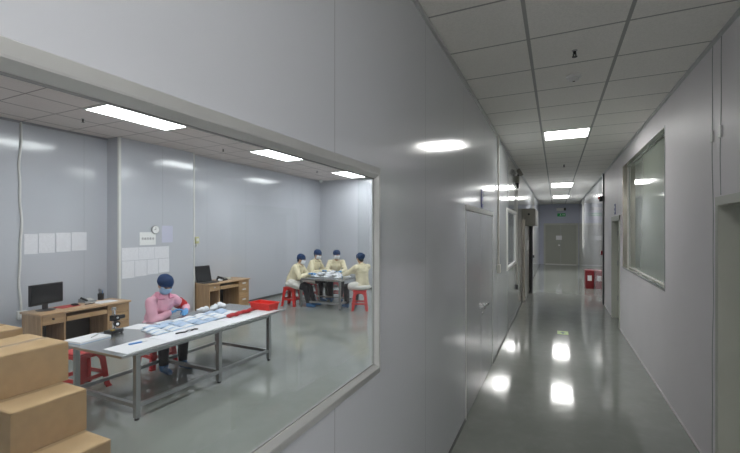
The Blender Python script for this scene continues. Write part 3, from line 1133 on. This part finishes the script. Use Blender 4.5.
# things on the second desk
r = empty('laptop', 'open black laptop on the second oak desk beside the projecting wall', 'laptop', (-6.46, 5.97, D2z), math.radians(-8))
MB().box(-.13, .13, -.17, .17, 0, .018, .005).build('base', 'black', r, smooth=True)
MB().box(-.07, .04, -.16, .16, .018, .021).build('keyboard', 'dark', r)
lid = MB().box(-.006, .006, -.17, .17, 0, .33, .004, m=Matrix.Translation((-.13, 0, .016)) @ Matrix.Rotation(math.radians(-14), 4, 'Y')).build('lid', 'black', r, smooth=True)
MB().box(.0062, .0072, -.158, .158, .012, .318, m=Matrix.Translation((-.13, 0, .016)) @ Matrix.Rotation(math.radians(-14), 4, 'Y')).build('screen', 'screen', lid)
r = empty('desk_phone', 'black desk telephone beside the laptop on the second oak desk', 'phone', (-6.50, 6.38, D2z), .2)
MB().prism(None, [(-.08, -.09, 0), (.08, -.09, 0), (.08, .09, 0), (-.08, .09, 0)], [(-.075, -.085, .07), (.075, -.085, .03), (.075, .085, .03), (-.075, .085, .07)]).build('base', 'black', r)
MB().capsule((-.06, -.05, .08), .018, (.06, -.05, .045), .018).build('handset', 'black', r, smooth='all')
MB().box(-.02, .05, .0, .06, .035, .062).build('keypad', 'steel_dark', r)
b = MB()
b.ball((0, 0, .028), (.035, .05, .028))
b.ball((.02, .04, .02), (.03, .03, .02))
tag(remeshed('crumpled_paper', b, .008, 'paper', None, 1, .006), 'crumpled white paper between laptop and phone on the second desk', 'paper').location = (-6.40, 6.21, D2z)
b = MB()
b.lathe([(.05, 0), (.052, .04), (.02, .045)])
o = b.build('tape_roll', 'cable', smooth=True, loc=(-6.52, 6.58, D2z))
tag(o, 'pale roll lying right of the black phone on the second desk', 'tape roll')

# ------------------------------------------------------------------ on the long worktable
r = empty('notebook', 'white notebook with a pen on the near end of the worktable', 'notebook', (-4.31, 2.44, TZ), math.radians(4))
MB().box(-.12, .12, -.155, .155, 0, .022, .002).build('pages', 'paper', r)
MB().box(-.123, .123, -.158, .158, -.0, .003).build('cover', 'mask_blue', r)
o = MB().cyl((-.07, 0, 0), (.07, 0, 0), .005, seg=8).cyl((.07, 0, 0), (.082, 0, 0), .005, .001, 8).build('pen', 'steel_dark', loc=(-4.30, 2.50, TZ + .0275))
o.rotation_euler = (0, 0, 2.2)
tag(o, 'grey pen lying across the white notebook', 'pen')
sheet('paper_sheet', 'white sheet beside the black test jig, at the back edge of the worktable', -4.47, -4.24, 2.90, 3.13, TZ, 'paper', .004, 12)
# test jig: black base, column, clamp and two knobs
r = empty('test_stand', 'small black and chrome test stand with knobs on the worktable', 'instrument', (-4.31, 2.70, TZ), math.radians(12))
b = MB().box(-.055, .055, -.075, .075, .010, .045, .006)
for sx in (-1, 1):
    for sy in (-1, 1):
        b.cyl((sx * .04, sy * .06, 0), (sx * .04, sy * .06, .012), .01)
b.build('base', 'black', r, smooth=True)
MB().box(.02, .05, -.07, -.03, .045, .06, .003).build('base_knob', mat('brass', (190, 160, 80), .3, .8), r)
MB().cyl((-.02, .02, .04), (-.02, .02, .255), .016).build('column', 'chrome', r, smooth=True)
b = MB().box(-.045, .03, -.015, .055, .135, .195, .008)
b.cyl((.0, .05, .165), (.01, .12, .165), .022)
b.build('clamp', 'black', r, smooth=True)
for zc, rr in ((.178, .024), (.11, .030)):
    k = MB().cyl((.03, 0, zc), (.06, -.012, zc), rr, seg=20).build('knob', 'black', r, smooth=True)
    MB().cyl((.059, -.0115, zc), (.064, -.0135, zc), rr * .5, seg=16).build('knob_face', 'chrome', k)
MB().cyl((-.02, .02, .25), (-.02, .02, .275), .026, .022).build('column_cap', 'steel_dark', r, smooth=True)

# long white sheets laid along the front edge
for i, (a, c, lb) in enumerate(((2.30, 2.74, 'white sheet at the near corner of the worktable, under the blue cutter'), (2.745, 3.18, 'white sheet along the front edge, under the black strap'),
                                (3.185, 3.62, 'third white sheet along the worktable front edge from the cartons'), (3.625, 4.05, 'fourth white sheet along the worktable front edge from the cartons'),
                                (4.055, 4.46, 'last white sheet along the worktable front edge, near the red tray'))):
    sheet('paper_sheet', lb, -3.83 + i * .012, -3.49 + i * .002, a, c, TZ, ('paper', 'paper_text')[i % 2], .003, (1, -1, 1, 0, -1)[i], 'paper', 'sheets along the worktable front edge')
r = empty('utility_cutter', 'pale blue utility cutter lying on the near white sheet', 'cutter', (-3.72, 2.55, TZ + .0035), math.radians(75))
MB().box(-.07, .05, -.012, .012, 0, .012, .004).build('handle', 'blue', r, smooth=True)
MB().box(.05, .10, -.008, .008, .004, .006).build('blade', 'chrome', r)
r = empty('strap', 'black curled strap on the front white sheets of the worktable', 'strap', (-3.64, 3.08, TZ + .0035), math.radians(90))
MB().path([(-.13, .03, .008), (-.09, 0, .014), (-.04, -.012, .010), (.0, 0, .016), (.05, -.008, .010), (.09, .004, .012), (.12, -.02, .008)], .008).build('band', 'black', r, smooth='all')
MB().box(-.02, .02, -.024, -.006, 0, .022, .004).build('buckle', 'chrome', r)
r = empty('red_tray', 'bright red plastic tray at the far end of the worktable', 'tray', (-3.73, 4.445, TZ + .004), math.radians(-3))
b = MB()
w_, l_, h_ = .165, .085, .095
b.box(-w_, w_, -l_, l_, 0, .006)
for s in (-1, 1):
    b.prism(None, [(s * (w_ - .005), -l_ + .005, 0), (s * w_, -l_, 0), (s * w_, l_, 0), (s * (w_ - .005), l_ - .005, 0)],
            [(s * (w_ + .010), -l_ - .010, h_), (s * (w_ + .016), -l_ - .016, h_), (s * (w_ + .016), l_ + .016, h_), (s * (w_ + .010), l_ + .010, h_)])
    b.prism(None, [(-w_ + .005, s * (l_ - .005), 0), (-w_, s * l_, 0), (w_, s * l_, 0), (w_ - .005, s * (l_ - .005), 0)],
            [(-w_ - .010, s * (l_ + .010), h_), (-w_ - .016, s * (l_ + .016), h_), (w_ + .016, s * (l_ + .016), h_), (w_ + .010, s * (l_ + .010), h_)])
b.build('walls', 'tray_red', r)
b = MB()
for s in (-1, 1):
    b.box(s * (w_ + .021) - .012, s * (w_ + .021) + .012, -l_ - .03, l_ + .03, h_ - .006, h_ + .004, .003)
    b.box(-w_ - .03, w_ + .03, s * (l_ + .021) - .012, s * (l_ + .021) + .012, h_ - .006, h_ + .004, .003)
b.build('rim', 'tray_red', r)
b = MB()
pts = [(-3.74, 3.80), (-3.73, 3.90), (-3.745, 4.01), (-3.735, 4.12), (-3.75, 4.22)]
for i, (p, q) in enumerate(zip(pts, pts[1:])):
    b.capsule((p[0], p[1], TZ + .033), .026 + .004 * (i % 2), (q[0], q[1], TZ + .036), .024)
b.ball((-3.74, 3.79, TZ + .031), (.035, .04, .026))
tag(remeshed('cloth_roll', b, .008, 'dark_red', None, 2, .004), 'crimson rolled cloth lying beside the red tray', 'cloth')

# folded masks laid out in rows
def mask_proto(label, col):
    r = empty('face_mask', label, 'face mask')

    def f(u, v, dz=0):
        x = (u - .5) * .098
        y = (v - .5) * .158
        return (x, y, .006 + dz + .024 * math.cos((u - .5) * PI) * math.cos((v - .5) * PI) + .0025 * math.sin(u * 26))
    MB().grid(f, 18, 10).build('pleated_panel', col, r, smooth='all', thick=.004)
    b = MB()
    for u in (0, .88):
        b.grid(lambda p, v, u=u: f(u + .12 * p, v, .003), 3, 10)
    b.build('edge_band', 'mask_blue', r, smooth='all', thick=.003)
    return r


ROWN = ('back', 'second', 'third', 'front')
ORD = ('first', 'second', 'third', 'fourth', 'fifth', 'sixth', 'seventh', 'eighth')
protos = {}
for i in range(4):
    for j in range(7):
        kind = 'mask_blue' if (i * 3 + j * 2) % 5 in (0, 2) else 'mask_white'
        if kind not in protos:
            protos[kind] = o = mask_proto(None, 'mask_pale' if kind == 'mask_blue' else 'mask_white')
        else:
            o = dup(protos[kind], (0, 0, 0))
        x = -4.20 + i * .118 + random.uniform(-.012, .012)
        y = 2.99 + j * .176 - i * .028 + (.05 if i == 0 else 0) + random.uniform(-.008, .008)
        if i == 0 and j < 3:
            y += .02
            x += .015
        o.location = (x, y, TZ)
        o.rotation_euler = (0, 0, random.uniform(-.12, .12))
        col = 'pale blue' if kind == 'mask_blue' else 'white'
        tag(o, f'{col} pleated face mask, {ORD[j]} from the near end in the {ROWN[i]} worktable row', 'face mask', 'face masks laid in rows on the worktable')
for i, (x, y) in enumerate(((-4.36, 3.93), (-4.33, 4.10), (-4.36, 4.27))):
    b = MB()
    b.ball((0, 0, .035), (.05, .06, .032))
    b.ball((.03, .03, .04), (.03, .04, .04))
    b.ball((-.02, -.03, .03), (.05, .04, .024))
    o = remeshed('mask_bundle', b, .008, 'mask_white', None, 1, .006)
    o.location = (x, y, TZ)
    o.rotation_euler = (0, 0, i * 1.1)
    tag(o, ('puffy white bundle on the back edge of the worktable, nearest the pink coat', 'puffy white bundle on the worktable back edge, middle of three', 'puffy white bundle on the worktable back edge, nearest the red tray')[i], 'bundle', 'white bundles on the back edge of the worktable')
sheet('paper_sheet', 'white sheet between the rows of masks and the crimson cloth', -4.13, -3.95, 4.04, 4.17, TZ, 'paper', .003, 10)
sheet('paper_sheet', 'white sheet right in front of the worker in pink', -4.36, -4.285, 3.20, 3.42, TZ, 'paper', .003, 0)

# white heap on the far table
b = MB()
random.seed(3)
for i in range(60):
    a, t = random.uniform(0, 2 * PI), random.random() ** .5
    x, y = .47 * t * math.cos(a), .30 * t * math.sin(a)
    h = .11 * (1 - t * t)
    b.ball((x, y, .014 + h * random.uniform(.3, 1)), (random.uniform(.05, .09), random.uniform(.04, .07), random.uniform(.012, .022)), Matrix.Rotation(random.uniform(0, 3), 3, 'Z') @ Matrix.Rotation(random.uniform(-.4, .4), 3, 'X'), 10)
o = b.build('mask_heap', 'mask_white', smooth='all', loc=(-4.76, 8.0, FZ))
tag(o, 'loose white heap of masks on the far table among the workers', 'mask heap', kind='stuff')

# ------------------------------------------------------------------ workroom walls: papers, sign, clock, cable
def wall_sheet(x, y0, y1, z0, z1, label, m='paper_text', group=None, name='wall_notice', cat='notice'):
    o = MB().box(x, x + .003, y0, y1, z0, z1).build(name, m)
    return tag(o, label, cat, group)


g1 = 'printed sheets above the left desk'
ys = [3.07, 3.245, 3.455, 3.67, 3.915]
ys = [(3.07, 3.235), (3.25, 3.455), (3.475, 3.675), (3.69, 3.91)]
for i, (a, c) in enumerate(ys):
    wall_sheet(RX + .001, a, c, 1.405 + i * .008, 1.70 + i * .008, f'white printed sheet, {("leftmost", "second", "third", "rightmost")[i]} of four in a row above the left desk', group=g1)
g2 = 'printed sheets behind the worker in pink'
for i in range(3):
    a = 4.285 + i * .302
    wall_sheet(-6.629, a, a + .296, 1.235, 1.455, f'landscape printed sheet in the upper row on the projecting wall, {("left", "middle", "right")[i]} one', group=g2)
for i in range(4):
    a = 4.285 + i * .228
    wall_sheet(-6.6285, a + .004, a + .222, .935 + .012 * i, 1.228, f'upright printed sheet in the lower row on the projecting wall, {ORD[i]} from its left corner', group=g2)
o = empty('wall_sign', 'white sign board with a short line of characters on the projecting wall', 'sign', (-6.629, 4.755, 1.605))
MB().box(0, .006, -.155, .155, -.115, .115, .002).build('board', 'sign_white', o)
b = MB()
for i in range(5):
    y = -.10 + i * .05
    b.box(.006, .0068, y - .016, y + .016, .014, .019)
    b.box(.006, .0068, y - .014, y + .014, -.002, .002)
    b.box(.006, .0068, y - .003, y + .003, -.022, .02)
    b.box(.006, .0068, y - .016, y - .012 + .004 * (i % 2), -.02, .01)
    b.box(.006, .0068, y + .011, y + .016, -.02, .004)
b.build('characters', 'ink', o)
wall_sheet(-6.629, 5.035, 5.265, 1.525, 1.84, 'pale lilac sheet to the right of the wall clock', mat('lilac_sheet', (205, 206, 226), .6, var=.03))
r = empty('wall_clock', 'small round white wall clock above the white sign', 'clock', (-6.629, 4.895, 1.765))
RY = Matrix.Rotation(PI / 2, 4, 'Y')
MB().lathe([(.075, 0), (.08, .012), (.075, .025), (.066, .026)], m=RY).build('case', 'steel_dark', r, smooth=True)
MB().cyl((.0255, 0, 0), (.0275, 0, 0), .066, seg=28).build('dial', 'sign_white', r)
MB().box(.028, .029, -.003, .003, 0, .05).build('minute_hand', 'black', r)
MB().box(.028, .029, -.036, 0, -.003, .003).build('hour_hand', 'black', r)
r = empty('wall_dispenser', 'small yellowish wall device above the laptop at the panel corner', 'device', (-6.785, 5.93, 1.53))
MB().box(0, .06, -.05, .05, -.05, .09, .008).build('case', mat('yellowed_plastic', (206, 204, 150), .4), r, smooth=True)
MB().box(.06, .064, -.03, .03, .0, .06).build('label_plate', 'sign_white', r)
MB().cyl((.035, 0, -.05), (.035, 0, -.11), .012, .02).build('nozzle', 'white_plastic', r, smooth=True)
r = empty('wall_cable', 'vertical off-white cable trunking with outlet on the left workroom wall', 'cable', (RX, 3.02, 0))
pts = [(.012, .012 * math.sin(z * 4.3) + .006 * math.sin(z * 11), z) for z in [.60 + k * (RC - .02 - .60) / 40 for k in range(41)]]
MB().path(pts, .016, 8).build('trunking', 'white_plastic', r, smooth='all')
MB().box(0, .05, -.045, .075, .48, .60, .006).build('outlet_box', 'white_plastic', r, smooth=True)
MB().box(.05, .054, -.025, .055, .50, .58).build('outlet_plate', 'sign_white', r)


def sprinkler(x, y, z, label):
    r = empty('sprinkler_head', label, 'sprinkler', (x, y, z), 0, 'ceiling sprinkler heads')
    MB().lathe([(.020, 0), (.019, -.004), (.010, -.008)], seg=20).build('escutcheon', 'steel_dark', r, smooth=True)
    b = MB().cyl((0, 0, -.008), (0, 0, -.03), .011)
    b.cyl((-.010, 0, -.028), (-.006, 0, -.046), .004, seg=8).cyl((.010, 0, -.028), (.006, 0, -.046), .004, seg=8)
    b.build('body', 'black', r)
    MB().cyl((0, 0, -.046), (0, 0, -.050), .019, seg=18).build('deflector', 'black', r)
    return r


sprinkler(-6.02, 3.34, RC, 'dark sprinkler head nearest in the workroom ceiling, left of the large lamp')
sprinkler(-5.80, 5.72, RC, 'dark sprinkler head in the workroom ceiling beside the second lamp')
sprinkler(-5.70, 8.88, RC, 'tiny dark sprinkler head in the workroom ceiling near the far corner')
sprinkler(.127, 3.36, HC, 'dark sprinkler head nearest in the corridor ceiling, before the smoke detector')
sprinkler(.15, 9.1, HC, 'dark sprinkler head in the corridor ceiling beyond the first lamp')
r = empty('smoke_detector', 'round white smoke detector on the corridor ceiling', 'smoke detector', (.141, 3.91, HC))
MB().lathe([(.06, 0), (.062, -.014), (.05, -.02)], seg=28).build('base', 'white_plastic', r, smooth=True)
MB().lathe([(.04, -.02), (.042, -.035), (.03, -.045), (.012, -.048)], seg=28).build('sensor_head', 'white_plastic', r, smooth=True)
MB().cyl((0, 0, -.047), (0, 0, -.05), .01).build('sensor_cap', 'black', r)
r = empty('ceiling_camera', 'small white dome camera in the far corner of the workroom ceiling', 'camera', (-6.60, 10.50, RC))
MB().lathe([(.06, 0), (.06, -.03), (.055, -.035)]).build('mount', 'white_plastic', r, smooth=True)
MB().ball((0, 0, -.04), (.05, .05, .045)).build('dome', 'white_plastic', r, smooth='all')

# ------------------------------------------------------------------ corridor fittings
def door_plate(loc, face, label):
    r = empty('door_plate', label, 'sign', loc, 0, 'small plates above the doors')
    b = MB().box(-.004, .004, -.06, .06, -.10, .10, .002)
    b.build('board', 'plate_blue', r)
    s = face
    b = MB()
    b.box(s * .004 - .0006, s * .004 + .0006, -.035, .035, .02, .06)
    b.box(s * .004 - .0006, s * .004 + .0006, -.035, .035, -.06, -.03)
    b.build('marking', 'sign_white', r)


door_plate((HX0 + .005, 4.58, 2.11), 1, 'small violet plate above the grey double door on the left wall')
door_plate((HX1 - .005, 8.9, 2.16), -1, 'small violet plate above the recessed door on the right wall')


def conduit(y, z0, z1, label, tip=True, x=HX0, box=None, r_=.014):
    r = empty('wall_conduit', label, 'conduit', (x, y, 0), 0, 'vertical conduits on the left corridor wall')
    MB().cyl((.018, 0, z0), (.018, 0, z1), r_, seg=14).build('pipe', 'cable', r, smooth=True)
    for z in (z0 + .2, (z0 + z1) / 2, z1 - .2):
        MB().box(0, .022, -.022, .022, z - .008, z + .008, .003).build('bracket', 'cable', r)
    if tip:
        MB().cyl((.018, 0, z0 - .10), (.018, 0, z0), .021, seg=14).build('end_sleeve', 'black', r, smooth=True)
    if box:
        MB().box(0, .045, -.05, .05, box - .06, box + .06, .006).build('switch_box', 'cable', r, smooth=True)
    return r


conduit(5.86, 1.25, HC, 'thin conduit with a switch box just beyond the double door', False, box=1.21)
conduit(8.83, .62, 2.60, 'white conduit with black tip below the twin lamp fitting', True)
conduit(15.7, .85, HC, 'far white conduit beyond the steel sliding door', True)
r = empty('emergency_lamp', 'twin-head emergency lamp high on the left corridor wall', 'lamp', (HX0, 8.83, 2.80))
MB().box(0, .07, -.13, .13, -.06, .08, .01).build('battery_case', 'housing', r, smooth=True)
for s in (-1, 1):
    MB().cyl((.04, s * .08, .08), (.05, s * .10, .13), .012).build('arm', 'black', r)
    h = MB().lathe([(.03, -.05), (.06, -.03), (.065, .03), (.058, .035)], m=Matrix.Translation((.075, s * .11, .16)) @ Matrix.Rotation(math.radians(60), 4, 'Y')).build('lamp_head', 'housing', r, smooth=True)
    MB().cyl((.105, s * .11, .177), (.109, s * .11, .179), .05).build('lens', 'white_plastic', h)
b = MB()
b.cyl((.03, 0, -.06), (.03, 0, -.17), .03, .022)
b.build('gland', 'black', r, smooth=True)

# steel sliding door unit standing proud of the partition
r = empty('sliding_door_unit', 'steel sliding door with black edge and grey top housing on the left wall', 'sliding door', (HX0, 0, 0))
MB().box(.004, .075, 10.35, 12.0, .02, 2.02, .004).build('door_panel', 'machine', r)
MB().box(.07, .165, 11.98, 12.06, .0, 1.99, .006).build('edge_seal', 'black', r)
MB().box(.004, .05, 12.06, 12.2, 0, 2.0, .004).build('guide_post', 'housing', r)
b = MB().box(.0, .30, 10.5, 12.05, 1.87, 2.29, .015)
h = b.build('housing', 'housing', r, smooth=True)
MB().cyl((.15, 10.5, 2.15), (.15, 10.492, 2.15), .025).build('housing_bolt', 'black', h)
MB().box(.075, .105, 10.72, 11.15, 1.24, 1.50, .008).build('switch_plate', 'white_plastic', r, smooth=True)
MB().box(.075, .09, 10.42, 11.9, .10, .14).build('bottom_rail', 'machine', r)

# right wall: alarm beacon, call point, extinguisher box
r = empty('alarm_beacon', 'black alarm beacon with red lens high on the dark right wall post', 'alarm', (HX1 - .03, 10.88, 2.50))
MB().box(-.07, 0, -.06, .06, -.06, .07, .01).build('case', 'black', r, smooth=True)
MB().ball((-.07, -.03, .02), (.03, .03, .03)).build('lens', mat('red_lens', (200, 70, 60), .15), r, smooth='all')
r = empty('fire_call_point', 'small red fire call point on the dark right wall post', 'call point', (HX1 - .03, 10.89, 1.22))
MB().box(-.04, 0, -.05, .05, -.05, .05, .006).build('case', 'fire_red', r, smooth=True)
MB().box(-.043, -.039, -.03, .03, -.03, .03).build('press_plate', 'sign_white', r)
r = empty('extinguisher_box', 'red fire extinguisher box with white label on the corridor floor', 'extinguisher box', (.90, 13.72, 0))
MB().box(-.10, .13, -.12, .25, 0, .52, .01).build('cabinet', 'fire_red', r, smooth=True)
MB().box(-.105, .135, -.125, .255, .52, .55, .008).build('lid', 'fire_red', r, smooth=True)
MB().box(-.04, .07, -.124, -.119, .24, .40).build('label_plate', 'sign_white', r)
MB().path([(.0, -.12, .46), (.0, -.145, .46), (.04, -.145, .46), (.04, -.12, .46)], .006).build('handle', 'black', r)
conduit(19.0, 1.0, HC, 'far white conduit on the right corridor wall past the extinguisher box', False, x=HX1 - .03)

# end wall: exit sign, lamp, notice; floor marker
r = empty('exit_sign', 'small lit green exit sign above the corridor end door', 'exit sign', (.25, YE - .001, 2.55))
MB().box(-.19, .19, -.025, 0, -.08, .08, .006).build('case', 'green_sign', r)
b = MB()
b.ball((-.045, -.026, .045), (.014, .003, .014))
b.box(-.06, -.035, -.028, -.025, -.01, .03)
b.box(-.085, -.055, -.028, -.025, -.05, -.035)
b.box(-.062, -.050, -.028, -.025, -.045, -.005)
b.box(-.040, -.012, -.028, -.025, -.02, -.006)
b.box(-.022, -.010, -.028, -.025, -.055, -.01)
b.box(.03, .12, -.028, -.025, -.012, .012)
b.prism(None, [(.12, -.028, -.04), (.16, -.028, 0), (.12, -.028, .04)], [(.12, -.025, -.04), (.16, -.025, 0), (.12, -.025, .04)])
b.build('pictogram', 'sign_white', r)
r = empty('emergency_light', 'pale emergency light unit with dark end above the green sign', 'light', (.20, YE - .001, 2.83))
MB().box(-.18, .16, -.06, 0, -.07, .07, .012).build('case', 'white_plastic', r, smooth=True)
MB().box(.16, .26, -.08, 0, -.06, .08, .012).build('lamp_head', 'black', r, smooth=True)
o = MB().box(0, .27, YE - .030, YE - .0255, 1.27, 1.49).build('door_notice', 'sign_white')
tag(o, 'white notice on the left leaf of the corridor end door', 'notice')
r = empty('floor_marker', 'small yellow-green marker stuck on the corridor floor', 'floor marker', (.105, 7.55, 0))
MB().box(-.085, .085, -.12, .12, 0, .0015).build('sticker', 'green_floor', r)
MB().prism(None, [(-.05, -.02, .0015), (0, .07, .0015), (.05, -.02, .0015), (.018, -.02, .0015), (.018, -.08, .0015), (-.018, -.08, .0015), (-.018, -.02, .0015)],
           [(-.05, -.02, .0022), (0, .07, .0022), (.05, -.02, .0022), (.018, -.02, .0022), (.018, -.08, .0022), (-.018, -.08, .0022), (-.018, -.02, .0022)]).build('arrow', mat('dark_green_arrow', (40, 90, 60), .4), r)
